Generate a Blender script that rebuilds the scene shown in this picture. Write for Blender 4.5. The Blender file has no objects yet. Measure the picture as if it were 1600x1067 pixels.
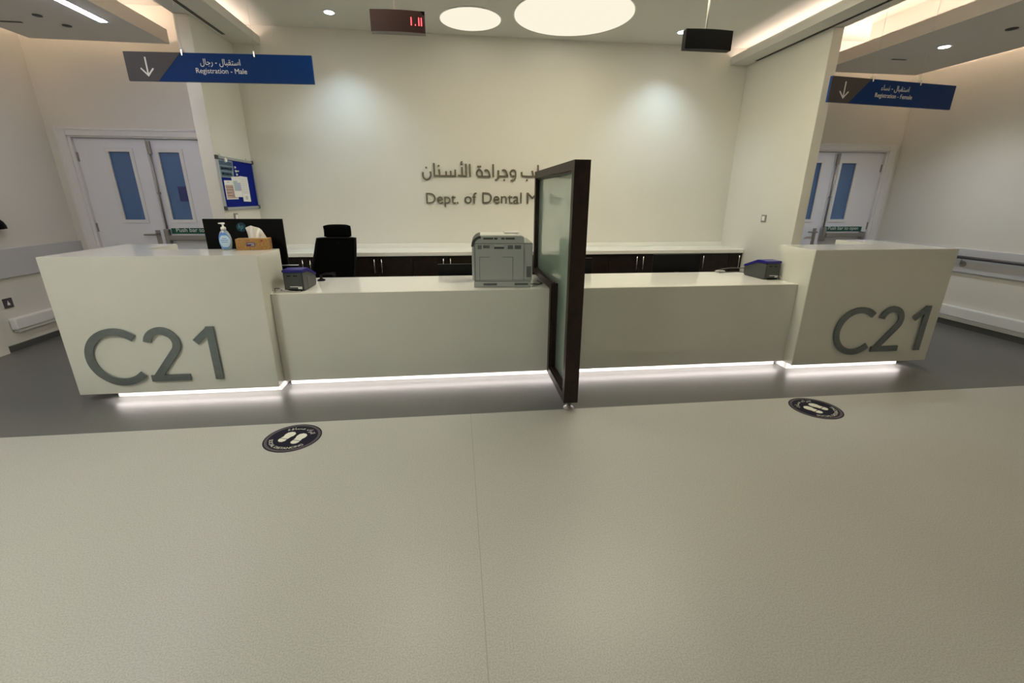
import bpy, bmesh, math, random
from math import sin, cos, pi, radians
from mathutils import Matrix, Vector
random.seed(4)
SC = bpy.context.scene
COL = SC.collection
# ---------------------------------------------------------------- camera
F_PX, PITCH, ROLL, YAW, CAM_H = 689.8, radians(18.107), radians(.3192), radians(6.9622), 1.5097
_f = Vector((sin(YAW)*cos(PITCH), cos(YAW)*cos(PITCH), -sin(PITCH)))
_r0 = Vector((cos(YAW), -sin(YAW), 0)); _u0 = _r0.cross(_f)
_r = cos(ROLL)*_r0 + sin(ROLL)*_u0; _u = -sin(ROLL)*_r0 + cos(ROLL)*_u0
cd = bpy.data.cameras.new('camera'); cam = bpy.data.objects.new('camera', cd); COL.objects.link(cam)
cd.sensor_width = 36; cd.lens = 36*F_PX/1600; cd.clip_start = .05
cam.matrix_world = Matrix(((_r.x,_u.x,-_f.x,0),(_r.y,_u.y,-_f.y,0),(_r.z,_u.z,-_f.z,CAM_H),(0,0,0,1)))
SC.camera = cam
# ---------------------------------------------------------------- world, exposure
w = bpy.data.worlds.new('world'); SC.world = w; w.use_nodes = True
w.node_tree.nodes['Background'].inputs[0].default_value = (.9,.93,1,1)
w.node_tree.nodes['Background'].inputs[1].default_value = .05
SC.view_settings.view_transform = 'Standard'; SC.view_settings.look = 'None'
SC.view_settings.gamma = 1; SC.view_settings.exposure = 0.5; SC.view_settings.use_curve_mapping = False
SC.cycles.use_denoising = True
SC.cycles.max_bounces = 10; SC.cycles.diffuse_bounces = 6; SC.cycles.glossy_bounces = 4
SC.cycles.transmission_bounces = 6; SC.cycles.sample_clamp_indirect = 6
# light levels (radiance of the luminaires and added fill lights, watts of the lamp bulbs)
L_ROUND = .70; L_FILL_LEFT = 42.0; L_FILL_DESK = 11.0; L_UNDER = 11.0; L_COVE = 36.0; L_COVE_IN = 15.0; L_TUBE = 24.0; W_SPOT = 33.0; W_SPOT_SIDE = 60.0

# ---------------------------------------------------------------- helpers
WM = {}
def world(o):
    m = Matrix.Identity(4)
    while o is not None:
        m = (Matrix.Translation(o.location) @ Matrix.Rotation(o.rotation_euler.z, 4, 'Z')) @ m
        o = o.parent
    return m
class MB:
    def __init__(s): s.bm = bmesh.new(); s.mi = 0
    def box(s, x0,x1,y0,y1,z0,z1, bev=0, seg=2):
        c = [s.bm.verts.new(p) for p in ((x0,y0,z0),(x1,y0,z0),(x1,y1,z0),(x0,y1,z0),(x0,y0,z1),(x1,y0,z1),(x1,y1,z1),(x0,y1,z1))]
        fs = [s.bm.faces.new([c[i] for i in q]) for q in ((3,2,1,0),(4,5,6,7),(0,1,5,4),(1,2,6,5),(2,3,7,6),(3,0,4,7))]
        for f in fs: f.material_index = s.mi
        if bev:
            es = list({e for f in fs for e in f.edges})
            bmesh.ops.bevel(s.bm, geom=es, offset=bev, segments=seg, profile=.5, affect='EDGES')
        return s
    def prism(s, pts, fn, d0, d1):
        """pts: 2D outline; fn(u,v,d) -> 3D"""
        n = len(pts)
        a = [s.bm.verts.new(fn(u,v,d0)) for u,v in pts]; b = [s.bm.verts.new(fn(u,v,d1)) for u,v in pts]
        fs = [s.bm.faces.new(a[::-1]), s.bm.faces.new(b)]
        for i in range(n): fs.append(s.bm.faces.new((a[i],a[(i+1)%n],b[(i+1)%n],b[i])))
        for f in fs: f.material_index = s.mi
        return s
    def stroke(s, pts, wd, fn, d0, d1):
        n = len(pts); closed = False
        P = [Vector(p) for p in pts]; L = []; R = []
        if (P[0]-P[-1]).length < 1e-4: closed = True
        for i in range(n):
            if closed and i in (0, n-1): a, b = P[-2], P[1]; t1 = (P[0]-a).normalized(); t2 = (b-P[0]).normalized()
            else:
                t1 = (P[i]-P[i-1]).normalized() if i else (P[1]-P[0]).normalized()
                t2 = (P[i+1]-P[i]).normalized() if i < n-1 else t1
            t = (t1+t2).normalized(); nn = Vector((-t.y, t.x)); k = min(1.6, 1/max(.3, t.dot(t1)))
            L.append(P[i]+nn*wd/2*k); R.append(P[i]-nn*wd/2*k)
        va = [[s.bm.verts.new(fn(p.x,p.y,d)) for p in side] for side in (L,R) for d in (d0,d1)]
        L0,L1,R0,R1 = va
        for i in range(n-1):
            for q in ((L0[i],L0[i+1],R0[i+1],R0[i]),(L1[i],R1[i],R1[i+1],L1[i+1]),(L0[i],L1[i],L1[i+1],L0[i+1]),(R0[i],R0[i+1],R1[i+1],R1[i])):
                s.bm.faces.new(q).material_index = s.mi
        if not closed:
            for i in (0,n-1): s.bm.faces.new((L0[i],R0[i],R1[i],L1[i])).material_index = s.mi
        return s
    def cyl(s, p, q, r, r2=None, n=20, cap=True):
        p, q = Vector(p), Vector(q); r2 = r if r2 is None else r2
        d = (q-p).normalized(); a = d.orthogonal().normalized(); b = d.cross(a)
        A = [s.bm.verts.new(p+(a*cos(2*pi*i/n)+b*sin(2*pi*i/n))*r) for i in range(n)]
        B = [s.bm.verts.new(q+(a*cos(2*pi*i/n)+b*sin(2*pi*i/n))*r2) for i in range(n)]
        for i in range(n):
            f = s.bm.faces.new((A[i],A[(i+1)%n],B[(i+1)%n],B[i])); f.smooth = True; f.material_index = s.mi
        if cap:
            s.bm.faces.new(A[::-1]).material_index = s.mi; s.bm.faces.new(B).material_index = s.mi
        return s
    def tube(s, pts, r, n=8):
        P = [Vector(p) for p in pts]; rings = []
        a = (P[1]-P[0]).normalized().orthogonal().normalized()
        for i, p in enumerate(P):
            t = (P[min(i+1,len(P)-1)]-P[max(i-1,0)]).normalized()
            a = (a - t*a.dot(t)).normalized(); b = t.cross(a)
            rings.append([s.bm.verts.new(p+(a*cos(2*pi*k/n)+b*sin(2*pi*k/n))*r) for k in range(n)])
        for i in range(len(P)-1):
            for k in range(n):
                f = s.bm.faces.new((rings[i][k],rings[i][(k+1)%n],rings[i+1][(k+1)%n],rings[i+1][k])); f.smooth = True; f.material_index = s.mi
        s.bm.faces.new(rings[0][::-1]); s.bm.faces.new(rings[-1])
        return s
    def lathe(s, prof, c=(0,0,0), n=32, sx=1, sy=1):
        c = Vector(c); rings = []
        for r, z in prof:
            rings.append([s.bm.verts.new(c+Vector((r*sx*cos(2*pi*k/n), r*sy*sin(2*pi*k/n), z))) for k in range(n)])
        for i in range(len(prof)-1):
            for k in range(n):
                f = s.bm.faces.new((rings[i][k],rings[i][(k+1)%n],rings[i+1][(k+1)%n],rings[i+1][k])); f.smooth = True; f.material_index = s.mi
        s.bm.faces.new(rings[0][::-1]).material_index = s.mi; s.bm.faces.new(rings[-1]).material_index = s.mi
        return s
    def grid(s, fn, nu, nv, closed_u=False):
        V = [[s.bm.verts.new(fn(i/nu, j/nv)) for j in range(nv+1)] for i in range(nu+1)]
        for i in range(nu):
            for j in range(nv):
                f = s.bm.faces.new((V[i][j],V[i+1][j],V[i+1][j+1],V[i][j+1])); f.smooth = True; f.material_index = s.mi
        return s
    def text(s, body, fn, box, d0, d1, arabic=False):
        """text filling box = (u0,u1,v0,v1); v range measured on the bounding box (u0,u1 only if v1 is None: keeps shape, v0 = baseline)"""
        polys, V = glyphs(body, arabic)
        us = [v[0] for v in V]; vs = [v[1] for v in V]
        k = (box[1]-box[0])/(max(us)-min(us))
        kv = k if box[3] is None else (box[3]-box[2])/(max(vs)-min(vs))
        v00 = 0 if box[3] is None else min(vs)
        tr = lambda p: (box[0]+(p[0]-min(us))*k, box[2]+(p[1]-v00)*kv)
        a = [s.bm.verts.new(fn(*tr(p), d0)) for p in V]; b = [s.bm.verts.new(fn(*tr(p), d1)) for p in V]
        cnt = {}
        for q in polys:
            for i in range(len(q)):
                e = (q[i], q[(i+1)%len(q)]); cnt[e] = cnt.get(e,0)+1
        for q in polys:
            for vs_, rev in ((a,True),(b,False)):
                ids = q[::-1] if rev else q
                try: s.bm.faces.new([vs_[i] for i in ids]).material_index = s.mi
                except ValueError: pass
        for (i,j) in cnt:
            if (j,i) not in cnt:
                try: s.bm.faces.new((a[i],a[j],b[j],b[i])).material_index = s.mi
                except ValueError: pass
        return s
    def make(s, name, mats, parent=None, local=False, smooth=False):
        me = bpy.data.meshes.new(name)
        bmesh.ops.remove_doubles(s.bm, verts=s.bm.verts, dist=1e-6)
        bmesh.ops.recalc_face_normals(s.bm, faces=s.bm.faces)
        if parent is not None and not local: s.bm.transform(world(parent).inverted())
        if smooth:
            for f in s.bm.faces: f.smooth = True
        s.bm.to_mesh(me); s.bm.free()
        for m in (mats if isinstance(mats,(list,tuple)) else [mats]): me.materials.append(m)
        o = bpy.data.objects.new(name, me); COL.objects.link(o)
        if parent is not None: o.parent = parent
        return o
AR = {'ا':(0xFE8D,0xFE8E,0,0),'ب':(0xFE8F,0xFE90,0xFE91,0xFE92),'ة':(0xFE93,0xFE94,0,0),'ت':(0xFE95,0xFE96,0xFE97,0xFE98),
 'ج':(0xFE9D,0xFE9E,0xFE9F,0xFEA0),'ر':(0xFEAD,0xFEAE,0,0),'س':(0xFEB1,0xFEB2,0xFEB3,0xFEB4),'ق':(0xFED5,0xFED6,0xFED7,0xFED8),
 'ل':(0xFEDD,0xFEDE,0xFEDF,0xFEE0),'ن':(0xFEE5,0xFEE6,0xFEE7,0xFEE8),'ء':(0xFE80,0,0,0),'م':(0xFEE1,0xFEE2,0xFEE3,0xFEE4),
 'ف':(0xFED1,0xFED2,0xFED3,0xFED4),'ك':(0xFED9,0xFEDA,0xFEDB,0xFEDC)}
def shape(t):
    out = []
    for i, c in enumerate(t):
        if c not in AR: out.append(c); continue
        p = i > 0 and t[i-1] in AR and AR[t[i-1]][2]
        n = i < len(t)-1 and t[i+1] in AR and AR[t[i+1]][1]
        f = AR[c]; k = f[3] if (p and n and f[3]) else f[2] if (n and f[2] and not p) else f[1] if p else f[0]
        out.append(chr(k))
    return out[::-1]
_G = {}
def glyph_mesh(st):
    if st in _G: return _G[st]
    cu = bpy.data.curves.new('glyph','FONT'); cu.body = st; cu.size = 1; cu.resolution_u = 4
    o = bpy.data.objects.new('glyph', cu); COL.objects.link(o)
    dg = bpy.context.evaluated_depsgraph_get(); me = bpy.data.meshes.new_from_object(o.evaluated_get(dg))
    V = [(v.co.x, v.co.y) for v in me.vertices]; Pn = [list(p.vertices) for p in me.polygons]
    bpy.data.objects.remove(o); bpy.data.curves.remove(cu); bpy.data.meshes.remove(me)
    _G[st] = (Pn, V); return _G[st]
def adv(c):
    a = glyph_mesh(c+'|')[1]; b = glyph_mesh('|')[1]
    return max(v[0] for v in a) - max(v[0] for v in b)
def glyphs(body, arabic):
    if not arabic: return glyph_mesh(body)
    x = 0; V = []; Pn = []
    for c in shape(body):
        if c != ' ':
            p, v = glyph_mesh(c); k = len(V)
            V += [(a+x, b) for a, b in v]; Pn += [[i+k for i in q] for q in p]
        x += adv(c)
    return Pn, V

def mat(name, col, rough=.5, metal=0, spec=.5, noise=0, nscale=8, bump=0, bscale=60, emit=None, es=0, trans=0, ior=1.5, coat=0, alpha=1):
    m = bpy.data.materials.new(name); m.use_nodes = True; nt = m.node_tree; b = nt.nodes['Principled BSDF']
    b.inputs['Base Color'].default_value = (*col,1); b.inputs['Roughness'].default_value = rough
    b.inputs['Metallic'].default_value = metal; b.inputs['Specular IOR Level'].default_value = spec
    b.inputs['IOR'].default_value = ior; b.inputs['Transmission Weight'].default_value = trans
    b.inputs['Coat Weight'].default_value = coat; b.inputs['Alpha'].default_value = alpha
    if emit: b.inputs['Emission Color'].default_value = (*emit,1); b.inputs['Emission Strength'].default_value = es
    if noise or bump:
        tc = nt.nodes.new('ShaderNodeTexCoord')
    if noise:
        n = nt.nodes.new('ShaderNodeTexNoise'); n.inputs['Scale'].default_value = nscale; n.inputs['Detail'].default_value = 5
        nt.links.new(tc.outputs['Object'], n.inputs['Vector'])
        r = nt.nodes.new('ShaderNodeValToRGB')
        r.color_ramp.elements[0].position = .3; r.color_ramp.elements[1].position = .7
        r.color_ramp.elements[0].color = (*[c*(1-noise) for c in col],1); r.color_ramp.elements[1].color = (*[min(1,c*(1+noise)) for c in col],1)
        nt.links.new(n.outputs['Fac'], r.inputs['Fac']); nt.links.new(r.outputs['Color'], b.inputs['Base Color'])
    if bump:
        n2 = nt.nodes.new('ShaderNodeTexNoise'); n2.inputs['Scale'].default_value = bscale; n2.inputs['Detail'].default_value = 3
        nt.links.new(tc.outputs['Object'], n2.inputs['Vector'])
        bp = nt.nodes.new('ShaderNodeBump'); bp.inputs['Strength'].default_value = bump; bp.inputs['Distance'].default_value = .002
        nt.links.new(n2.outputs['Fac'], bp.inputs['Height']); nt.links.new(bp.outputs['Normal'], b.inputs['Normal'])
    return m
def emat(name, col, s):
    m = bpy.data.materials.new(name); m.use_nodes = True; nt = m.node_tree; nt.nodes.clear()
    e = nt.nodes.new('ShaderNodeEmission'); e.inputs[0].default_value = (*col,1); e.inputs[1].default_value = s
    o = nt.nodes.new('ShaderNodeOutputMaterial'); nt.links.new(e.outputs[0], o.inputs[0]); return m
def thing(name, label, cat, loc=(0,0,0), rz=0, group=None):
    o = bpy.data.objects.new(name, None); COL.objects.link(o); o.location = loc; o.rotation_euler = (0,0,rz)
    o.empty_display_size = .1
    o['label'] = label; o['category'] = cat
    if group: o['group'] = group
    return o
def tag(o, label, cat, group=None):
    o['label'] = label; o['category'] = cat
    if group: o['group'] = group
    return o
def st(o): o['kind'] = 'structure'; return o
def dup(root, loc, rz, label, group=None):
    r = root.copy(); COL.objects.link(r); r.location = loc; r.rotation_euler = (0,0,rz); r['label'] = label
    if group: r['group'] = group
    for ch in list(root.children):
        c = ch.copy(); COL.objects.link(c); c.parent = r
        for g in list(ch.children):
            d = g.copy(); COL.objects.link(d); d.parent = c
    return r

# ---------------------------------------------------------------- materials
M_WALL = mat('wall_paint', (.67,.655,.59), .55, spec=.35, noise=.015, nscale=2, bump=.05, bscale=150)
M_CEIL = mat('ceiling_paint', (.62,.61,.56), .8, spec=.2)
M_PANEL = mat('ceiling_panel_paint', (.64,.63,.59), .8, spec=.2)
M_SOLID = mat('white_solid_surface', (.72,.715,.65), .07, spec=.7, noise=.012, nscale=5)
M_TOP = mat('white_worktop', (.80,.79,.74), .07, spec=.7)
M_KICK = mat('white_plinth', (.8,.8,.78), .5)
M_LED = emat('under_counter_led', (1,.90,.86), L_UNDER)
M_COVE = emat('cove_led_warm', (1,.72,.55), L_COVE)
M_COVEW = emat('cove_led_wall_side', (1,.74,.60), L_COVE*2.2)
M_COVEIN = emat('cove_led_centre', (1,.79,.69), L_COVE_IN)
M_ROUND = emat('round_diffuser', (1,.92,.74), L_ROUND)
M_FILL_LEFT = emat('fill_diffuser_left', (.97,1,.90), L_FILL_LEFT)  # glow of the added light at the left, out of view
M_FILL_DESK = emat('fill_diffuser_desk', (1,.905,.68), L_FILL_DESK)  # glow of the added lights above the desk, out of view
M_FILL_LOBBY = emat('fill_diffuser_lobby', (.97,1,.90), 5.0)  # glow of the added light behind the camera
M_COOL = emat('downlight_lens', (.82,.88,1), 12)
M_TUBE = emat('linear_lens', (.72,.74,1), L_TUBE)
M_TRIM = mat('white_metal_trim', (.75,.75,.72), .4)
M_DOOR = mat('door_laminate', (.74,.75,.78), .45, spec=.4)
M_FRAME = mat('door_frame_paint', (.72,.72,.70), .4, spec=.4)
M_STEEL = mat('brushed_steel', (.36,.345,.32), .33, metal=.9)
M_CHROME = mat('chrome', (.75,.75,.73), .12, metal=1)
M_PANE = mat('blue_door_pane', (.085,.16,.32), .15, spec=.5)
M_GREEN = mat('green_sign', (0,.075,.045), .5)
M_WHITEP = mat('white_print', (.78,.80,.78), .6)
M_NAVYP = mat('navy_notice', (.03,.04,.16), .5)
M_RAIL = mat('wall_protection_vinyl', (.50,.50,.51), .5, spec=.4)
M_SKIRT = mat('dark_cove_skirting', (.075,.077,.07), .5)
M_WOOD = mat('dark_wenge', (.014,.009,.006), .4, spec=.25, noise=.35, nscale=14)
M_WOODP = mat('dark_walnut_frame', (.020,.011,.007), .42, spec=.3, noise=.4, nscale=18)
M_GLASS = mat('frosted_green_glass', (.66,.84,.74), .42, trans=.85, ior=1.45, coat=1)
M_GLASS.node_tree.nodes['Principled BSDF'].inputs['Coat IOR'].default_value = 1.9
M_LETM = mat('lettering_bronze_metal', (.17,.145,.10), .45, metal=.6)
M_C21 = mat('brushed_aluminium_letter', (.22,.25,.255), .38, metal=.75, noise=.06, nscale=30)
M_BLUE = mat('sign_blue', (.0,.030,.16), .5, spec=.15)
M_SGREY = mat('sign_grey', (.075,.070,.072), .5, spec=.2)
M_BLACK = mat('black_plastic', (.003,.003,.0033), .5, spec=.12)
M_BLACKG = mat('black_glossy_plastic', (.003,.003,.0035), .3, spec=.2)
M_MESH = mat('black_mesh_fabric', (.0018,.0018,.002), .85, bump=.3, bscale=300, spec=.05)
M_DISPR = mat('display_red_lens', (.050,.024,.021), .3)
M_LEDR = emat('red_led', (1,.06,.07), 3.2)
M_PRN = mat('printer_grey', (.40,.42,.405), .5)
M_PRNL = mat('printer_light_grey', (.56,.56,.52), .5)
M_PRND = mat('printer_dark', (.05,.05,.05), .5)
M_SEAM = mat('printer_seam', (.10,.105,.10), .6)
M_DEV = mat('device_grey', (.055,.06,.058), .45)
M_DEVB = mat('device_blue_rim', (.012,.008,.20), .35)
M_CABLE = mat('black_cable', (.008,.008,.008), .5)
M_CABLEW = mat('grey_cable', (.45,.44,.42), .5)
M_RAILM = mat('handrail_steel', (.16,.16,.17), .28, metal=.9)
M_CABLED = mat('dim_cable', (.07,.07,.065), .4)
M_LABEL = mat('white_label', (.75,.75,.72), .5)
M_ALU = mat('aluminium_frame', (.50,.52,.55), .35, metal=.7)
M_FELT = mat('blue_felt', (.006,.016,.20), .9, bump=.2, bscale=400, spec=.1)
M_CORNER = mat('dark_corner', (.05,.05,.055), .5)
M_PAPER = mat('white_paper', (.80,.79,.77), .7)
M_PPINK = mat('calendar_print', (.50,.36,.31), .7)
M_PBLUE = mat('poster_blue_grey', (.16,.24,.31), .6)
M_PBLUED = mat('poster_blue_dark', (.05,.09,.15), .6)
M_PLILAC = mat('sheet_lilac', (.42,.42,.62), .7)
M_PCYAN = mat('sheet_pale_teal', (.42,.52,.55), .7)
M_TEXTG = mat('faint_text_grey', (.50,.49,.50), .7)
M_BOTTLE = mat('clear_gel_bottle', (.72,.84,.90), .06, trans=.55, ior=1.35)
M_BLAB = mat('bottle_blue_label', (.10,.24,.60), .4)
M_BLABL = mat('bottle_pale_label', (.50,.66,.80), .4)
M_PUMP = mat('white_pump', (.82,.82,.80), .3)
M_KRAFT = mat('tissue_box_brown', (.36,.19,.055), .6, noise=.35, nscale=130)
M_KRAFTD = mat('tissue_box_brown_end', (.27,.14,.045), .6, noise=.2, nscale=130)
M_PURPLE = mat('purple_label', (.06,.02,.12), .5)
M_TISSUE = mat('tissue', (.88,.86,.83), .8)
M_HP = mat('monitor_badge', (.004,.035,.055), .3)
M_HPT = mat('monitor_badge_letters', (.10,.30,.42), .3)
M_STK = mat('sticker_navy', (.010,.009,.020), .6, spec=.1)
M_STKR = mat('sticker_grey_ring', (.10,.09,.10), .6, spec=.1)
M_STKW = mat('sticker_cream', (.72,.72,.62), .5)
M_RED = mat('red_seal', (.3,.02,.02), .5)

def floor_mat(name, col, spk, rough, seam=False):
    m = bpy.data.materials.new(name); m.use_nodes = True; nt = m.node_tree; b = nt.nodes['Principled BSDF']
    tc = nt.nodes.new('ShaderNodeTexCoord')
    n = nt.nodes.new('ShaderNodeTexNoise'); n.inputs['Scale'].default_value = 170; n.inputs['Detail'].default_value = 2
    n3 = nt.nodes.new('ShaderNodeTexNoise'); n3.inputs['Scale'].default_value = 1.3; n3.inputs['Detail'].default_value = 4
    nt.links.new(tc.outputs['Object'], n.inputs['Vector']); nt.links.new(tc.outputs['Object'], n3.inputs['Vector'])
    r = nt.nodes.new('ShaderNodeValToRGB'); e = r.color_ramp.elements
    e[0].position = .34; e[0].color = (*[c*(1-spk) for c in col],1); e[1].position = .62; e[1].color = (*[c*(1+spk*.35) for c in col],1)
    nt.links.new(n.outputs['Fac'], r.inputs['Fac'])
    mx = nt.nodes.new('ShaderNodeMix'); mx.data_type = 'RGBA'; mx.blend_type = 'MULTIPLY'; mx.inputs['Factor'].default_value = .10
    nt.links.new(r.outputs['Color'], mx.inputs['A']); nt.links.new(n3.outputs['Fac'], mx.inputs['B'])
    last = mx.outputs['Result']
    if seam:
        sp = nt.nodes.new('ShaderNodeSeparateXYZ'); nt.links.new(tc.outputs['Object'], sp.inputs[0])
        a = nt.nodes.new('ShaderNodeMath'); a.operation = 'COMPARE'; a.inputs[1].default_value = .055; a.inputs[2].default_value = .0022
        nt.links.new(sp.outputs['X'], a.inputs[0])
        m2 = nt.nodes.new('ShaderNodeMix'); m2.data_type = 'RGBA'; m2.blend_type = 'MIX'
        m2.inputs['B'].default_value = (*[c*.72 for c in col],1)
        nt.links.new(a.outputs[0], m2.inputs['Factor']); nt.links.new(last, m2.inputs['A']); last = m2.outputs['Result']
    nt.links.new(last, b.inputs['Base Color'])
    b.inputs['Roughness'].default_value = rough; b.inputs['Specular IOR Level'].default_value = .45
    bp = nt.nodes.new('ShaderNodeBump'); bp.inputs['Strength'].default_value = .08; bp.inputs['Distance'].default_value = .001
    nt.links.new(n.outputs['Fac'], bp.inputs['Height']); nt.links.new(bp.outputs['Normal'], b.inputs['Normal'])
    return m
M_FL = floor_mat('vinyl_light', (.465,.47,.43), .18, .36, True)
M_FD = floor_mat('vinyl_dark', (.125,.127,.122), .14, .34)

# ---------------------------------------------------------------- setting
WL, WR, YB, YF, ZC, ZS, ZSIDE = -4.50, 6.15, 5.97, -4.0, 3.285, 3.097, 3.42
SL0, SL1, SR0, SR1 = -2.528, -2.395, 3.695, 3.806          # stub walls
fl = MB(); fl.box(WL,WR,YF,2.921,-.1,0); fl.mi = 1; fl.box(WL,WR,2.921,YB,-.1,0)
st(fl.make('floor', [M_FL, M_FD]))
CXL, CXR = -3.53, 5.215                                     # centres of the two double doors
wb = MB(); OW, OH = .80, 2.15
wb.box(WL,CXL-OW,YB,YB+.15,0,3.5).box(CXL-OW,CXL+OW,YB,YB+.15,OH,3.5).box(CXL+OW,CXR-OW,YB,YB+.15,0,3.5)
wb.box(CXR-OW,CXR+OW,YB,YB+.15,OH,3.5).box(CXR+OW,WR,YB,YB+.15,0,3.5)
st(wb.make('wall_back', M_WALL))
b = MB(); b.box(WL-.15,WL,YF,YB+.15,0,3.5); b.box(WL,WL+.035,3.9,4.72,0,3.4); st(b.make('wall_left', M_WALL))
b = MB(); b.box(WR,WR+.15,YF,YB+.15,0,3.5); st(b.make('wall_right', M_WALL))
b = MB(); b.box(WL-.15,WR+.15,YF-.15,YF,0,3.5); st(b.make('wall_front', M_WALL))
b = MB(); b.box(SL0,SL1,5.117,YB,0,ZS,.004); st(b.make('wall_stub_left', M_WALL))
b = MB(); b.box(SR0,SR1,4.61,YB,0,ZS,.004); st(b.make('wall_stub_right', M_WALL))
# ceiling: centre slab, two side slabs
b = MB(); b.box(SL0,SR1,YF,YB,ZC,ZC+.2); st(b.make('ceiling', M_CEIL))
b = MB(); b.box(WL,SL0,YF,YB,ZSIDE,ZSIDE+.1); st(b.make('ceiling_left', M_CEIL))
b = MB(); b.box(SR1,WR,YF,YB,ZSIDE,ZSIDE+.1); st(b.make('ceiling_right', M_CEIL))
# bulkhead beams with a cove lip facing the centre
def beam(x_out, x_mid, x_in, name):
    s = 1 if x_in > x_out else -1
    b = MB(); b.box(*sorted((x_out,x_mid)),YF,YB,ZS,ZSIDE)
    b.box(*sorted((x_mid,x_in)),YF,YB,ZS,ZS+.02); b.box(*sorted((x_in-s*.018,x_in)),YF,YB,ZS+.02,ZS+.085)
    return st(b.make(name, M_CEIL))
beam(SL0,-2.33,-2.10,'trim_1'); beam(SR1,3.66,3.463,'trim_2')
def cove(x0,x1,y0,y1,z,name,m,label):
    t = thing(name, label, 'light strip', ((x0+x1)/2,(y0+y1)/2,z))
    MB().box(x0,x1,y0,y1,z,z+.008).make('channel', M_TRIM, t)
    MB().box(x0+.004,x1-.004,y0+.01,y1-.01,z+.008,z+.014).make('diffuser', m, t)
cove(-2.25,-2.22,-1.0,5.95,ZS+.0205,'cove_light_strip',M_COVEIN,'warm light strip hidden in the cove of the left ceiling bulkhead')
cove(3.57,3.60,-1.0,5.95,ZS+.0205,'cove_light_strip',M_COVEIN,'warm light strip hidden in the cove of the right ceiling bulkhead')
# floating side ceiling panels
PZ = 3.0
b = MB(); b.box(-4.20,-2.90,-1.6,5.70,PZ,PZ+.13); b.box(-3.9,-3.2,-1.5,5.4,PZ+.13,ZSIDE); st(b.make('ceiling_panel_left', M_PANEL))
b = MB(); b.box(4.47,5.82,-1.6,5.70,PZ,PZ+.13); b.box(4.8,5.5,-1.5,5.4,PZ+.13,ZSIDE); st(b.make('ceiling_panel_right', M_PANEL))
cove(-2.99,-2.96,-1.4,5.62,PZ+.1305,'cove_light_strip',M_COVE,'warm light strip on the inner edge of the left floating ceiling panel')
cove(-4.14,-4.11,-1.4,5.62,PZ+.1305,'cove_light_strip',M_COVEW,'warm light strip on the wall side of the left floating ceiling panel')
cove(4.53,4.56,-1.4,5.62,PZ+.1305,'cove_light_strip',M_COVE,'warm light strip on the inner edge of the right floating ceiling panel')
cove(5.73,5.76,-1.4,5.62,PZ+.1305,'cove_light_strip',M_COVEW,'warm light strip on the wall side of the right floating ceiling panel')
cove(-4.0,-3.1,5.60,5.63,PZ+.1305,'cove_light_strip',M_COVEW,'warm light strip along the far end of the left floating ceiling panel')
cove(4.6,5.7,5.60,5.63,PZ+.1305,'cove_light_strip',M_COVEW,'warm light strip along the far end of the right floating ceiling panel')
# wall protection rails, bumpers, skirting
b = MB(); b.box(WL,WL+.03,4.725,YB,.713,.995,.006); st(b.make('trim_3', M_RAIL))
b = MB(); b.box(WL,WL+.06,4.84,YB-.03,.200,.325,.018,3); b.box(WL,WL+.045,4.87,YB-.03,.178,.200); st(b.make('trim_4', M_FRAME))
b = MB(); b.box(WR-.03,WR,-1.0,YB,.66,.945,.006); st(b.make('trim_5', M_RAIL))
b = MB(); b.box(WR-.06,WR,-1.0,YB-.03,.12,.25,.014,3); b.box(WR-.045,WR,-1.0,YB-.03,.095,.12); b.box(WR-.03,WR,-1.0,YB-.03,.072,.095); st(b.make('trim_6', M_FRAME))
b = MB(); b.box(WR-.02,WR,-1.0,YB,0,.07); st(b.make('baseboard_right', M_SKIRT))
b = MB(); b.box(WL,WL+.02,4.725,YB,0,.06); st(b.make('baseboard_left', M_SKIRT))

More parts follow.
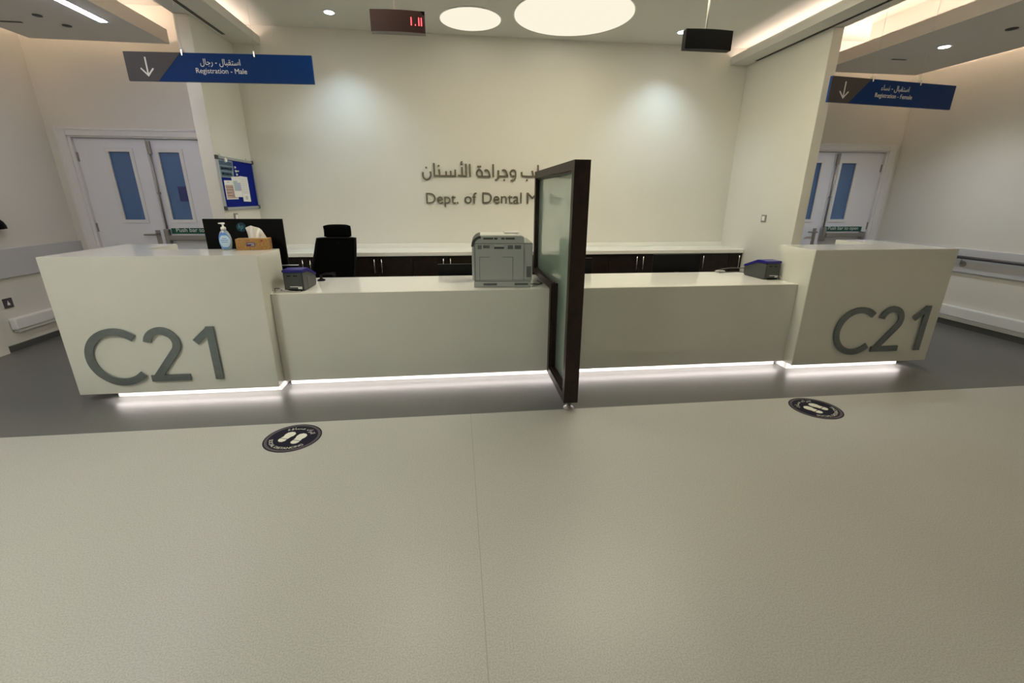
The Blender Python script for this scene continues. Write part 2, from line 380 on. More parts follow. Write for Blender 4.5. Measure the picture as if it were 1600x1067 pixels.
# ---------------------------------------------------------------- double doors
def fxz(y): return lambda u,v,d: (u, y-d, v)
def door(cx, n, notice):
    t = bpy.data.objects.new('door_%d' % n, None); COL.objects.link(t); t.location = (cx, YB, 0); st(t)
    f = MB()
    for s in (-1,1):
        f.box(*sorted((cx+s*.745,cx+s*.80)),YB-.002,YB+.12,0,2.15)
        f.box(*sorted((cx+s*.775,cx+s*.875)),YB-.018,YB,0,2.215,.004)
        f.box(*sorted((cx+s*.85,cx+s*.878)),YB-.026,YB-.0,0,2.225,.003)
    f.box(cx-.7445,cx+.7445,YB-.002,YB+.12,2.125,2.15); f.box(cx-.7745,cx+.7745,YB-.0178,YB,2.14,2.2148,.004); f.box(cx-.8495,cx+.8495,YB-.0255,YB-.0185,2.20,2.2245,.002)
    f.box(cx-.745,cx+.745,YB+.085,YB+.12,2.105,2.125)
    f.make('door_frame', M_FRAME, t)
    y0, y1 = YB+.03, YB+.075
    for s, (a, c, wa, wc) in enumerate(((-.741,-.003,-.415,-.185),(.003,.741,.115,.345))):
        a, c, wa, wc = a+cx, c+cx, wa+cx, wc+cx; z0, z1 = 1.225, 1.985
        m = MB(); m.box(a,wa,y0,y1,.006,2.12).box(wc,c,y0,y1,.006,2.12).box(wa,wc,y0,y1,.006,z0).box(wa,wc,y0,y1,z1,2.12)
        leaf = m.make('door_leaf', M_DOOR, t)
        m = MB()
        for bx in ((wa-.035,wa+.004,z0-.035,z1+.035),(wc-.004,wc+.035,z0-.035,z1+.035)): m.box(bx[0],bx[1],y0-.008,y0+.012,bx[2],bx[3],.002)
        m.box(wa,wc,y0-.008,y0+.012,z0-.035,z0+.004,.002).box(wa,wc,y0-.008,y0+.012,z1-.004,z1+.035,.002)
        m.make('window_frame', M_FRAME, leaf)
        MB().box(wa,wc,y0+.016,y0+.024,z0,z1).make('window_pane', M_PANE, leaf)
        for hz in (.25,1.14,1.92):
            hx = a-.002 if s == 0 else c+.002
            MB().box(hx-.013,hx+.013,y0-.012,y0+.004,hz-.05,hz+.05,.003).make('hinge', M_STEEL, leaf)
        if s == 0:
            h = MB(); hx = cx-.085
            h.box(hx-.026,hx+.026,y0-.010,y0,.86,1.105,.003)
            h.cyl((hx,y0-.01,1.055),(hx,y0-.055,1.055),.011); h.box(hx-.135,hx+.012,y0-.062,y0-.046,1.045,1.065,.006)
            h.make('lever_handle', M_STEEL, leaf)
        else:
            h = MB(); hx = cx+.035
            h.tube([(hx,y0-.02,1.10),(hx,y0-.02,2.06)],.011,10); h.box(hx-.02,hx+.02,y0-.035,y0,1.96,2.10,.006); h.box(hx-.014,hx+.014,y0-.03,y0,1.52,1.545,.003)
            h.make('vertical_bolt', M_STEEL, leaf)
            h = MB(); h.box(hx-.03,hx+.03,y0-.06,y0,.93,1.12,.012,3); h.box(hx+.02,cx+.665,y0-.075,y0-.035,.985,1.045,.010,3); h.box(cx+.63,cx+.685,y0-.07,y0,.955,1.06,.010,3)
            h.make('push_bar', M_STEEL, leaf)
            MB().box(cx+.07,cx+.66,y0-.004,y0-.0005,1.06,1.128).make('push_bar_sign', M_GREEN, leaf)
            MB().text('Push bar to open', fxz(y0-.004), (cx+.125,cx+.605,1.083,None), .0002, .0010).make('sign_lettering', M_WHITEP, leaf)
            if notice:
                MB().box(wa+.12,wc,y0+.010,y0+.0155,1.44,1.61).make('window_notice', M_NAVYP, leaf)
    return t
door(CXL,1,True); door(CXR,2,False)

# ---------------------------------------------------------------- reception desk
ZT, ZB, ZM = 1.10, .063, .79
def lprism(b, pts, z0, z1): return b.prism(pts, lambda u,v,d:(u,v,d), z0, z1)
CY = 3.428
def c21(t, dx, dz):
    fn = fxz(CY); w_ = .054
    arc = lambda cx,cz,r,a0,a1,n: [(cx+r*cos(radians(a0+(a1-a0)*i/n)), cz+r*sin(radians(a0+(a1-a0)*i/n))) for i in range(n+1)]
    C = arc(-2.530,.360,.196,48,315,40); two = arc(-2.212,.458,.099,172,-38,22)+[(-2.303,.186)]
    one = [(-1.978,.462),(-1.872,.556)]
    sh = lambda P: [(x+dx, z+dz) for x, z in P]
    MB().stroke(sh(C),w_,fn,.008,.020).make('letter', M_C21, t)
    MB().stroke(sh(two),w_,fn,.008,.020).prism(sh([(-2.343,.158),(-2.069,.158),(-2.069,.208),(-2.343,.208)]),fn,.008,.0203).make('numeral', M_C21, t)
    MB().stroke(sh(one),w_*.92,fn,.008,.020).prism(sh([(-1.890,.158),(-1.836,.158),(-1.836,.580),(-1.890,.580)]),fn,.008,.0203).make('numeral', M_C21, t)
LED_Y = 3.56
def tower(xa, xb, xw0, xw1, left):
    """xa..xb front bar, xw0..xw1 outer wing"""
    lab = ('tall white reception counter at the left end with metal C21, carrying the tissue box' if left else 'tall white reception counter at the right end with metal C21, nearest the handrail')
    t = thing('reception_counter', lab, 'counter', ((xa+xb)/2, 3.65, 0))
    if left: P = [(xa,3.428),(xb,3.428),(xb,3.866),(xw1,3.866),(xw1,4.32),(xa,4.32)]
    else: P = [(xa,3.428),(xb,3.428),(xb,4.32),(xw0,4.32),(xw0,3.866),(xa,3.866)]
    body = MB(); lprism(body, P, ZB, ZT); bmesh.ops.bevel(body.bm, geom=list(body.bm.edges), offset=.003, segments=2, affect='EDGES')
    body.make('body', M_SOLID, t)
    o = .085; k = .035
    px0, px1 = (xa+.20, xb-.02) if left else (xa+.02, xb-.20)
    MB().box(px0,px1,3.428+o,3.80,0,ZB).make('plinth', M_KICK, t)
    MB().box(px0,px1,3.428+k,3.428+k+.022,ZB-.010,ZB-.0005).make('light_strip', M_LED, t)
    c21(t, 0 if left else 6.078, 0 if left else .016)
    return t
tower(-2.883,-1.447,-2.883,-2.47,True)
tower(2.988,4.363,3.964,4.363,False)
t = thing('reception_counter', 'long low white middle counter between the two tall C21 counters', 'counter', (.77,3.9,0))
b = MB(); b.box(-1.446,2.987,3.545,3.60,ZB,ZM,.003); b.make('front_panel', M_SOLID, t)
b = MB(); b.box(-1.446,2.987,3.6005,4.2615,ZM-.04,ZM,.003); b.make('counter_top', M_TOP, t)
MB().box(-1.43,2.97,3.63,3.66,0,ZB-.0005).make('plinth', M_KICK, t)
MB().box(-1.446,2.987,3.6005,3.70,ZB,ZB+.02).make('soffit_board', M_KICK, t)
MB().box(-1.44,2.98,3.58,3.602,ZB-.010,ZB-.0005).make('light_strip', M_LED, t)
# staff desks behind (low)
for x0,x1,lab in ((-.95,.70,'white staff desk behind the left half of the counter'),(.86,3.9,'white staff desk behind the right half of the counter')):
    t = thing('staff_desk', lab, 'desk', ((x0+x1)/2,4.3,0))
    MB().box(x0,x1,4.27,4.62,.57,.60,.002).make('desk_top', M_TOP, t)
    for x in (x0+.05,x1-.09): MB().box(x,x+.04,4.30,4.58,0,.57).make('leg', M_TRIM, t)

# back worktop and base cabinets
t = tag(MB().box(SL1+.001,SR0-.001,5.42,YB-.001,.835,.88,.003).box(SL1+.001,SR0-.001,YB-.03,YB-.001,.88,.93,.003).make('worktop', M_TOP),
        'long white worktop with upstand along the back wall', 'worktop')
n = 8; X0 = SL1+.005; 
cent = [-1.755+.81*k for k in range(7)]
edges = [SL1+.003]+[(cent[i]+cent[i+1])/2 for i in range(6)]+[(cent[6]+3.60)/2+.16, SR0-.003]
names = ['leftmost dark wood base cabinet beside the left stub wall','dark wood base cabinet directly behind the office chair','dark wood base cabinet between the office chair and the printer',
 'dark wood base cabinet hidden mostly behind the grey printer','dark wood base cabinet seen just right of the wooden screen','dark wood base cabinet with paired handles left of the right monitor',
 'dark wood base cabinet with one handle visible right of the right monitor','narrow dark wood base cabinet beside the right stub wall']
for i in range(len(edges)-1):
    a, c = edges[i]+.001, edges[i+1]-.001
    t = thing('base_cabinet', names[i], 'cabinet', ((a+c)/2,5.7,0), 0, 'dark base cabinets under the back worktop')
    MB().box(a,c,5.46,YB-.002,.08,.833).make('carcass', M_WOOD, t)
    MB().box(a,c,5.50,YB-.05,0,.08).make('plinth', M_BLACK, t)
    ct = cent[i] if i < 7 else None
    spans = [(a+.002,ct-.0015,ct-.042),(ct+.0015,c-.002,ct+.042)] if ct is not None else [(a+.002,c-.002,c-.05)]
    for d0,d1,hx in spans:
        d = MB().box(d0,d1,5.440,5.459,.085,.828,.0015).make('cabinet_door', M_WOOD, t)
        h = MB().tube([(hx,5.44,.80),(hx,5.415,.80),(hx,5.415,.64),(hx,5.44,.64)],.0055,8); h.make('handle', M_CHROME, d)

# ---------------------------------------------------------------- wooden glazed screen
GX0, GX1 = .741, .846
t = thing('partition_screen', 'tall dark wood framed glass screen standing across the low counter', 'partition', (.79,2.93,0), 0)
b = MB(); y0,y1,yl,zt,zb,zr = 2.894,4.373,3.540,1.735,.063,.797
b.box(GX0,GX1,y0,y0+.06,zb,zt).box(GX0,GX1,y1-.06,y1,zr,zt).box(GX0,GX1,y0+.06,y1-.06,zt-.06,zt)
b.box(GX0,GX1,yl-.065,yl,zb,zr+.05).box(GX0,GX1,yl,y1-.06,zr,zr+.05).box(GX0,GX1,y0+.06,yl-.065,zb,zb+.06)
b.make('frame', M_WOODP, t)
b = MB(); e = .012                                     # glazing beads
for xx in (.758,.830):
    b.box(xx,xx+.012,y0+.06,y0+.06+e,zb+.06,zt-.06).box(xx,xx+.012,y1-.06-e,y1-.06,zr+.05,zt-.06).box(xx,xx+.012,y0+.06,y1-.06,zt-.06-e,zt-.06)
    b.box(xx,xx+.012,yl-.065-e,yl-.065,zb+.06,zr+.05+e).box(xx,xx+.012,yl-.065,y1-.06,zr+.05,zr+.05+e).box(xx,xx+.012,y0+.06,yl-.065,zb+.06,zb+.06+e)
b.make('glazing_bead', M_WOODP, t)
b = MB(); b.prism([(y0+.061,zb+.061),(yl-.066,zb+.061),(yl-.066,zr+.051),(y1-.061,zr+.051),(y1-.061,zt-.061),(y0+.061,zt-.061)], lambda u,v,d:(d-(u-2.894)*.024,u,v), .812, .820)
b.make('glass_pane', M_GLASS, t)
b = MB(); b.lathe([(.040,0),(.040,.006),(.036,.012),(.018,.014),(.018,zb)],(.79,2.935,0.0005),24); b.make('foot', M_STEEL, t)


# ---------------------------------------------------------------- wall lettering
ARS = [[(-0.397, 1.799), (-0.403, 1.771), (-0.397, 1.737), (-0.378, 1.715), (-0.354, 1.71), (-0.327, 1.721), (-0.306, 1.749), (-0.302, 1.777), (-0.308, 1.808)], [(-0.26, 1.906), (-0.26, 1.839), (-0.26, 1.758)], [(-0.269, 1.758), (-0.132, 1.758), (0.002, 1.758)], [(-0.2, 1.835), (-0.196, 1.759)], [(-0.115, 1.813), (-0.114, 1.76)], [(-0.057, 1.819), (-0.056, 1.76)], [(-0.001, 1.834), (-0.001, 1.751)], [(0.084, 1.863), (0.084, 1.763)], [(0.093, 1.926), (0.075, 1.921), (0.072, 1.905), (0.094, 1.899)], [(0.063, 1.891), (0.096, 1.895)], [(0.03, 1.764), (0.141, 1.758)], [(0.135, 1.903), (0.136, 1.752)], [(0.182, 1.901), (0.183, 1.751)], [(0.337, 1.756), (0.335, 1.801), (0.32, 1.827), (0.296, 1.835), (0.275, 1.821), (0.266, 1.789), (0.28, 1.761), (0.307, 1.754), (0.441, 1.756)], [(0.366, 1.823), (0.387, 1.835), (0.411, 1.825), (0.424, 1.797), (0.435, 1.748)], [(0.475, 1.902), (0.477, 1.749)], [(0.54, 1.832), (0.544, 1.752), (0.531, 1.721), (0.499, 1.712)], [(0.544, 1.761), (0.661, 1.762)], [(0.587, 1.827), (0.611, 1.837), (0.633, 1.827), (0.648, 1.793), (0.658, 1.756)], [(0.762, 1.798), (0.753, 1.829), (0.728, 1.837), (0.7, 1.823), (0.694, 1.794), (0.707, 1.765), (0.732, 1.76), (0.761, 1.771)], [(0.762, 1.798), (0.761, 1.749), (0.747, 1.717), (0.698, 1.708)], [(0.839, 1.814), (0.84, 1.775), (0.852, 1.761), (1.074, 1.762)], [(0.975, 1.831), (0.991, 1.765)], [(1.048, 1.901), (1.056, 1.762)], [(1.056, 1.769), (1.072, 1.815), (1.103, 1.834), (1.135, 1.822), (1.149, 1.793), (1.133, 1.765), (1.056, 1.762)]]
DOTS = [(-0.357, 1.851), (-0.203, 1.875), (0.286, 1.871), (0.313, 1.872), (0.615, 1.716), (0.909, 1.718)]
t = thing('wall_lettering', 'raised metal Arabic lettering on the back wall, upper line', 'lettering', (.38,YB,1.71), 0, 'department name on the back wall')
fnw = fxz(YB)
def smooth2(P):
    if len(P) < 4: return P
    out = [P[0]]
    for i in range(len(P)-1):
        a,bb = P[i],P[i+1]; out += [(a[0]*.75+bb[0]*.25,a[1]*.75+bb[1]*.25),(a[0]*.25+bb[0]*.75,a[1]*.25+bb[1]*.75)]
    return out+[P[-1]]
groups = [([0],[0]),([1,2,3,4,5,6],[1]),([7,8,9,10,11],[]),([12],[]),([13,14],[2,3]),([15],[]),([16,17,18],[4]),([19,20],[]),([21,22,23,24],[5])]
for gs, ds in groups:
    b = MB()
    for j, i in enumerate(gs):
        closed = (i == 24)
        b.stroke(ARS[i] if closed else smooth2(ARS[i]), .0165 if i in (8,9) else .021, fnw, .008, .0175+.00015*j)
    for d in ds:
        x, z = DOTS[d]; b.cyl((x,YB-.008,z),(x,YB-.018,z),.0125,n=12)
    b.make('letter', M_LETM, t)
t = thing('wall_lettering', 'raised metal Latin lettering on the back wall, lower line reading Dept. of Dental', 'lettering', (.38,YB,1.43), 0, 'department name on the back wall')
MB().text('Dept.', fnw, (-.376,.028,1.427,None), .008, .018).make('word', M_LETM, t)
MB().text('of', fnw, (.105,.262,1.429,None), .008, .018).make('word', M_LETM, t)
MB().text('Dental', fnw, (.333,.842,1.431,None), .008, .018).make('word', M_LETM, t)
MB().text('M', fnw, (.910,1.055,1.431,1.566), .008, .018).make('word', M_LETM, t)

# ---------------------------------------------------------------- ceiling luminaires and added fill lights
def round_light(x, y, r, m, label, grp):
    t = thing('round_ceiling_light', label, 'light', (x,y,ZC-.012), 0, grp)
    MB().lathe([(r,0),(r,.011)],(x,y,ZC-.0115),64).make('diffuser', m, t)
    MB().lathe([(r+.012,.0),(r+.012,.006)],(x,y,ZC-.0065),64).make('trim_ring', M_TRIM, t)
round_light(1.25,5.20,.605,M_ROUND,'large round glowing ceiling light near the centre of the back wall','round ceiling lights')
round_light(.21,5.47,.318,M_ROUND,'small round glowing ceiling light left of the large one','round ceiling lights')
round_light(-2.6,.6,.5,M_FILL_LEFT,'added round fill light out of view over the left visitor side of the desk','added round fill lights out of view')  # added, unseen: brightens the left counter fronts
round_light(-.6,-1.6,.605,M_FILL_LOBBY,'added round fill light over the middle of the lobby behind the viewpoint','added round fill lights out of view')  # added behind the camera for general room light
round_light(1.35,4.0,.45,M_FILL_DESK,'added round fill light out of view over the staff side in line with the wooden screen','added round fill lights out of view')  # added, unseen: lights the back wall for the dimmed visible round lamps
round_light(-.6,3.95,.38,M_FILL_DESK,'added round fill light out of view over the left half of the low counter','added round fill lights out of view')  # added above the frame to brighten counter tops and floor
round_light(2.3,3.95,.38,M_FILL_DESK,'added round fill light out of view over the right half of the low counter','added round fill lights out of view')  # added above the frame: lights floor and tops, not the counter fronts
def downlight(x, y, z, label, watts, ang, col):
    t = thing('downlight', label, 'light', (x,y,z-.01), 0, 'recessed downlights')
    MB().lathe([(.062,0),(.062,.008)],(x,y,z-.0085),32).make('trim_ring', M_TRIM, t)
    MB().lathe([(.046,0),(.046,.002)],(x,y,z-.0115),32).make('lens', M_COOL, t)
    ld = bpy.data.lights.new('bulb','SPOT'); ld.energy = watts; ld.color = col; ld.spot_size = radians(ang); ld.spot_blend = .9; ld.shadow_soft_size = .045
    lo = bpy.data.objects.new('bulb', ld); COL.objects.link(lo); lo.parent = t; lo.location = (0,0,-.02)
CO = (.63,.84,1)
downlight(-1.217,5.469,ZC,'small bright downlight in the ceiling left of the red display',W_SPOT,112,CO)
downlight(2.576,5.514,ZC,'small bright downlight in the ceiling beside the black display',W_SPOT,112,CO)
downlight(5.007,4.662,PZ,'small bright downlight in the right floating ceiling panel',W_SPOT_SIDE,130,(.8,.88,1))
t = thing('linear_ceiling_light', 'bright bluish linear light slot in the left floating ceiling panel', 'light', (-3.115,4.0,PZ-.01))
MB().box(-3.16,-3.07,2.6,5.12,PZ-.004,PZ-.0005).make('trim_frame', M_TRIM, t)
MB().box(-3.145,-3.085,2.62,5.10,PZ-.008,PZ-.0045).make('lens', M_TUBE, t)
# slot diffusers in the bulkhead soffits
for x0,y1,lab in ((-2.358,5.66,'black twin slot air diffuser in the left bulkhead soffit'),(3.642,5.757,'black twin slot air diffuser in the right bulkhead soffit')):
    t = thing('slot_air_diffuser', lab, 'air diffuser', (x0+.022,4.3,ZS), 0, 'slot air diffusers')
    MB().box(x0,x0+.046,2.9,y1,ZS-.0025,ZS-.0003).make('trim_frame', M_CEIL, t)
    for k in (.006,.026): MB().box(x0+k,x0+k+.014,2.92,y1-.01,ZS-.0045,ZS-.0026).make('slot', M_BLACK, t)
for x,y,r,lab in ((-3.53,5.26,.035,'small disc beside the linear light in the left ceiling panel'),(-3.585,5.02,.035,'small disc near the middle of the left ceiling panel'),(5.10,4.15,.045,'dark sprinkler disc in the right ceiling panel by the picture edge')):
    tag(MB().lathe([(r*.6,0),(r,.004),(r,.010)],(x,y,PZ-.0105),20).make('ceiling_sprinkler', M_SGREY), lab, 'sprinkler', 'ceiling sprinklers')
for x,y,lab in ((-3.96,5.22,'thin grey slot vent in the left ceiling panel'),(4.98,5.13,'thin grey slot vent in the right ceiling panel')):
    tag(MB().box(x-.09,x+.09,y-.012,y+.012,PZ-.005,PZ-.0005).make('ceiling_vent', M_SGREY), lab, 'vent', 'ceiling slot vents')

# ---------------------------------------------------------------- hanging signs
def hang_sign(cx, cy, cz, a, ar, en, lab, tops, wA, wE):
    t = thing('hanging_sign', lab, 'sign', (cx,cy,cz), a, 'hanging direction signs')
    W_, Hh = 1.42, .20
    fn = lambda u,v,d: (u-W_/2, -d, v-Hh/2)
    MB().prism([(0,0),(W_,0),(W_,Hh),(0,Hh)],fn,-.009,.009).make('panel', M_BLUE, t, True)
    MB().prism([(0,0),(.222,0),(.43,Hh),(0,Hh)],fn,.0092,.0105).make('arrow_panel', M_SGREY, t, True)
    MB().stroke([(.155,.165),(.155,.040)],.011,fn,.0106,.0116).stroke([(.108,.088),(.155,.038),(.202,.088)],.011,fn,.0106,.0117).make('arrow', M_WHITEP, t, True)
    c = .715
    MB().text(ar, fn, (c-wA/2,c+wA/2,.106,.162), .0093,.0103, True).make('arabic_lettering', M_WHITEP, t, True)
    MB().text(en, fn, (c-wE/2,c+wE/2,.062,None), .0093,.0103).make('latin_lettering', M_WHITEP, t, True)
    for u, top in zip((.44,.985), tops):
        MB().box(u-W_/2-.006,u-W_/2+.006,-.016,.016,Hh/2-.022,Hh/2+.02,.002).make('clip', M_CHROME, t, True)
        MB().cyl((u-W_/2,0,Hh/2+.02),(u-W_/2,0,top-cz-.002),.0012,n=6).make('wire', M_ALU, t, True)
hang_sign(-1.81,4.231,2.464,-.062,'استقبال - رجال','Registration - Male','blue hanging sign on the left with down arrow reading Registration - Male',(ZC,ZC),.305,.388)
hang_sign(3.935,4.03,2.412,.116,'استقبال - نساء','Registration - Female','blue hanging sign on the right with down arrow reading Registration - Female',(ZS,ZSIDE),.32,.425)

# ---------------------------------------------------------------- queue displays
def display(cx, cy, cz, m, label, lit):
    t = thing('queue_display', label, 'display', (cx,cy,cz), 0, 'ceiling hung queue displays')
    Wd, Hd = .395, .138; n = 14
    P = [(-Wd/2+Wd*i/n, -.016*sin(pi*i/n)) for i in range(n+1)]+[(Wd/2,.06),(-Wd/2,.06)]
    MB().prism([(p[0],p[1]) for p in P], lambda u,v,d:(u,v,d), -Hd/2, Hd/2).make('housing', m, t, True)
    MB().cyl((-.02,.03,Hd/2),(-.02,.03,ZC-cz-.012),.008,n=12).lathe([(.03,0),(.03,.01)],(-.02,.03,ZC-cz-.0115),20).make('pole', M_TRIM, t, True)
    if lit:
        yy = lambda x: -.016*sin(pi*(x+Wd/2)/Wd)-.0015
        for x, kind in ((.098,'d'),(.127,'p'),(.153,'d'),(.171,'d')):
            b = MB()
            if kind == 'd':
                for k in range(7): b.box(x-.0035,x+.0035,yy(x)-.001,yy(x)+.002,-.024+k*.0075,-.024+k*.0075+.0062)
            else: b.box(x-.003,x+.003,yy(x)-.001,yy(x)+.002,-.024,-.016)
            b.make('digit' if kind == 'd' else 'decimal_point', M_LEDR, t, True)
        MB().prism([(.165,.069),(.1965,.069),(.1965,.045),(.186,.045)], lambda u,v,d:(u,yy(u)-.0005-d,v), 0,.0008).make('corner_mask', M_BLACK, t, True)
display(-.385,3.90,2.736,M_DISPR,'dark red-brown queue display hanging from a pole, showing 1.11',True)
display(2.055,3.90,2.718,M_BLACK,'black unlit queue display hanging from a pole',False)

# ---------------------------------------------------------------- noticeboard and papers (on the left stub wall, facing +x)
BX = SL1
def fyz(x): return lambda u,v,d: (x+d, u, v)
t = thing('noticeboard', 'blue felt noticeboard with aluminium frame on the left stub wall', 'noticeboard', (BX,5.53,1.36))
MB().box(BX+.001,BX+.009,5.115,5.945,1.375,1.885).make('felt_panel', M_FELT, t)
b = MB(); q = .028
b.box(BX+.001,BX+.020,5.105,5.955,1.365,1.365+q,.003).box(BX+.001,BX+.020,5.105,5.955,1.895-q,1.895,.003).box(BX+.001,BX+.020,5.105,5.105+q,1.365+q,1.895-q,.003).box(BX+.001,BX+.020,5.955-q,5.955,1.365+q,1.895-q,.003)
b.make('frame', M_ALU, t)
for yy in (5.102,5.916):
    for zz in (1.362,1.857): MB().box(BX+.0005,BX+.023,yy,yy+.042,zz,zz+.042,.004).make('corner_cap', M_CORNER, t)
for yy in (5.20,5.80): MB().box(BX+.001,BX+.006,yy,yy+.02,1.895,1.915,.002).make('hanging_bracket', M_ALU, t)
def sheet(P, name, m, lab, cat, extra, d=.0105):
    t = thing(name, lab, cat, (BX+d, sum(p[0] for p in P)/4, min(p[1] for p in P)), 0, 'papers pinned on the noticeboard')
    MB().prism(P, fyz(BX+d), 0, .0012).make('sheet', m, t)
    (a,b_,c,dd) = [Vector(p) for p in P]      # tl, tr, br, bl
    def uv(u,v): return (a.lerp(b_,u)).lerp(dd.lerp(c,u), v)
    for nm, mm, u0,u1,v0,v1 in extra:
        Q = [tuple(uv(u,v)) for u,v in ((u0,v0),(u1,v0),(u1,v1),(u0,v1))]
        MB().prism(Q, fyz(BX+d+.0012), 0.0002, .0010).make(nm, mm, t)
sheet([(5.137,1.864),(5.452,1.860),(5.430,1.690),(5.142,1.688)],'poster',M_PBLUE,'blue-grey poster with three panels at the top left of the noticeboard','poster',
  [('printed_panel',M_PBLUED,.06,.94,.08,.30),('printed_panel',M_PBLUED,.08,.92,.38,.60),('printed_panel',M_PBLUED,.10,.84,.68,.92)]
  +[('printed_block',M_PBLUE,.14+.2*k,.26+.2*k,r,r+.10) for r in (.44,.75) for k in range(4)],.0105)
sheet([(5.190,1.660),(5.385,1.664),(5.449,1.472),(5.183,1.470)],'calendar',M_PAPER,'white calendar sheet with pinkish brown print, lowest left on the noticeboard','calendar',
  [('printed_panel',M_PPINK,.06,.92,.24,.94),('printed_header',M_TEXTG,.3,.5,.07,.12)]+[('printed_line',M_PAPER,.08,.9,.34+.15*k,.36+.15*k) for k in range(4)],.0105)
sheet([(5.355,1.700),(5.560,1.712),(5.570,1.495),(5.372,1.493)],'notice_sheet',M_PAPER,'white sheet with teal and lilac blocks in the middle of the noticeboard','notice',
  [('printed_panel',M_PCYAN,.12,.55,.2,.68),('printed_panel',M_PLILAC,.55,.88,.3,.68)],.0130)
sheet([(5.545,1.716),(5.735,1.712),(5.735,1.443),(5.550,1.448)],'notice_sheet',M_PAPER,'long white sheet with faint text, rightmost on the noticeboard','notice',
  [('printed_line',M_TEXTG,.15,.85,.12+.075*k,.135+.075*k) for k in range(8)]+[('printed_mark',M_TEXTG,.35,.62,.78,.92)],.0160)
for (yy,zz,r,lab) in ((5.29,1.862,.026,'larger white pin holding the blue-grey poster at its top'),(5.47,1.800,.013,'small white pin highest beside the blue-grey poster'),
                      (5.478,1.762,.013,'small white pin in the middle beside the blue-grey poster'),(5.485,1.728,.013,'small white pin lowest beside the blue-grey poster'),(5.53,1.765,.007,'tiny pale pin right of the column of white pins')):
    b = MB(); b.cyl((BX+.0125,yy,zz),(BX+.026,yy,zz),r,r*.75,n=16); tag(b.make('push_pin', M_PAPER), lab, 'pin', 'pins on the noticeboard')

# switches and sockets
def plate_yz(x, s, y, z, name, lab, grp=None, m=M_STEEL, w_=.086, hh=.086):
    t = thing(name, lab, 'switch' if 'switch' in name else 'socket', (x,y,z), 0, grp)
    MB().box(*sorted((x+s*.001,x+s*.009)),y-w_/2,y+w_/2,z-hh/2,z+hh/2,.003).make('face_plate', m, t)
    MB().box(*sorted((x+s*.0091,x+s*.014)),y-w_*.28,y+w_*.28,z-hh*.3,z+hh*.3,.002).make('rocker', M_WHITEP, t)
plate_yz(SL1,1,5.33,1.285,'light_switch','steel framed light switch below the noticeboard')
plate_yz(SR0,-1,5.14,1.28,'light_switch','steel framed light switch on the right stub wall')
t = thing('wall_socket', 'square steel plate with white symbol low on the left wall', 'socket', (WL,4.90,.473))
MB().box(WL+.001,WL+.009,4.852,4.948,.425,.521,.003).make('face_plate', M_SGREY, t)
MB().prism([(4.885,.452),(4.915,.452),(4.91,.475),(4.902,.480),(4.902,.496),(4.894,.496),(4.894,.480),(4.888,.475)], fyz(WL+.0092), 0, .001).make('symbol', M_WHITEP, t)
t = thing('wall_dispenser', 'black rounded wall fitting at the left picture edge', 'wall fitting', (WL,5.02,1.18))
b = MB(); b.lathe([(.085,0),(.082,.03),(.066,.065),(.035,.095),(.0,.105)],(WL+.045,5.02,1.185),24,.52,.9); b.make('cover', M_BLACK, t)
MB().box(WL+.0005,WL+.045,4.96,5.08,1.18,1.26,.004).make('back_plate', M_BLACK, t)
# handrail on right wall
t = thing('handrail', 'steel handrail running along the right wall', 'handrail', (WR-.08,3.0,.84))
b = MB(); b.tube([(WR-.075,-.8,.845),(WR-.075,4.70,.845),(WR-.072,4.80,.842),(WR-.055,4.86,.832),(WR-.031,4.88,.82)],.019,16); b.make('rail', M_RAILM, t)
for yb in (4.72,3.2,1.7,.2):
    b = MB(); b.tube([(WR-.031,yb,.765),(WR-.07,yb,.775),(WR-.075,yb,.83)],.008,10); b.cyl((WR-.0302,yb,.765),(WR-.038,yb,.765),.036); b.make('bracket', M_STEEL, t)

# ---------------------------------------------------------------- printer
pr = thing('printer', 'grey laser printer on the low counter with its back to the visitor', 'printer', (.362,3.64,ZM+.001), radians(-3))
def L(mb, name, m, parent=pr): return mb.make(name, m, parent, True)
Wp = .50; H1 = .345
b = MB(); b.box(-Wp/2+.012,Wp/2-.010,0,.44,.0,.06,.006); L(b,'base_tray',M_PRN)
b = MB(); b.box(-Wp/2,Wp/2,.002,.45,.058,.385-.02,.010,3); body = L(b,'body',M_PRN)
b = MB(); n = 10
prof = [(-Wp/2,.34)]+[(-Wp/2+.075-.075*cos(pi/2*i/n), .34+.078*sin(pi/2*i/n)) for i in range(1,n+1)]+[(.165,.418),(.175,.412),(.178,.365),(.178,.34)]
b.prism(prof, lambda u,v,d:(u,d,v), 0, .40); L(b,'top_cover',M_PRN)
b = MB(); b.box(-Wp/2+.07,.16,.03,.36,.4185,.424,.002); b.prism([(.02,.424),(.13,.424),(.15,.436),(.03,.436)], lambda u,v,d:(u,d,v), .15,.33); L(b,'output_tray',M_PRNL)
b = MB(); prof = [(-Wp/2-.001+.076-.079*cos(pi/2*i/n), .335+.084*sin(pi/2*i/n)) for i in range(n+1)]+[(-Wp/2+.075-.056*cos(pi/2*i/n), .335+.064*sin(pi/2*i/n)) for i in range(n,-1,-1)]
b.prism(prof, lambda u,v,d:(u,d,v), -.001,.40); L(b,'corner_trim',M_PRND)
b = MB()
def seam(x0,z0,x1,z1,w_=.003): b.box(min(x0,x1)-w_/2,max(x0,x1)+w_/2,-.0008,.003,min(z0,z1)-w_/2,max(z0,z1)+w_/2)
seam(-.225,.36,.245,.36,.004); seam(-.225,.052,-.225,.36,.004); seam(.178,.052,.178,.36); seam(-.225,.052,.235,.052,.005); seam(-.188,.06,-.188,.25)
seam(-.188,.25,-.105,.25); seam(.0,.25,.085,.25); seam(.085,.06,.085,.25); seam(-.185,.34,-.185,.412,.002) if False else None
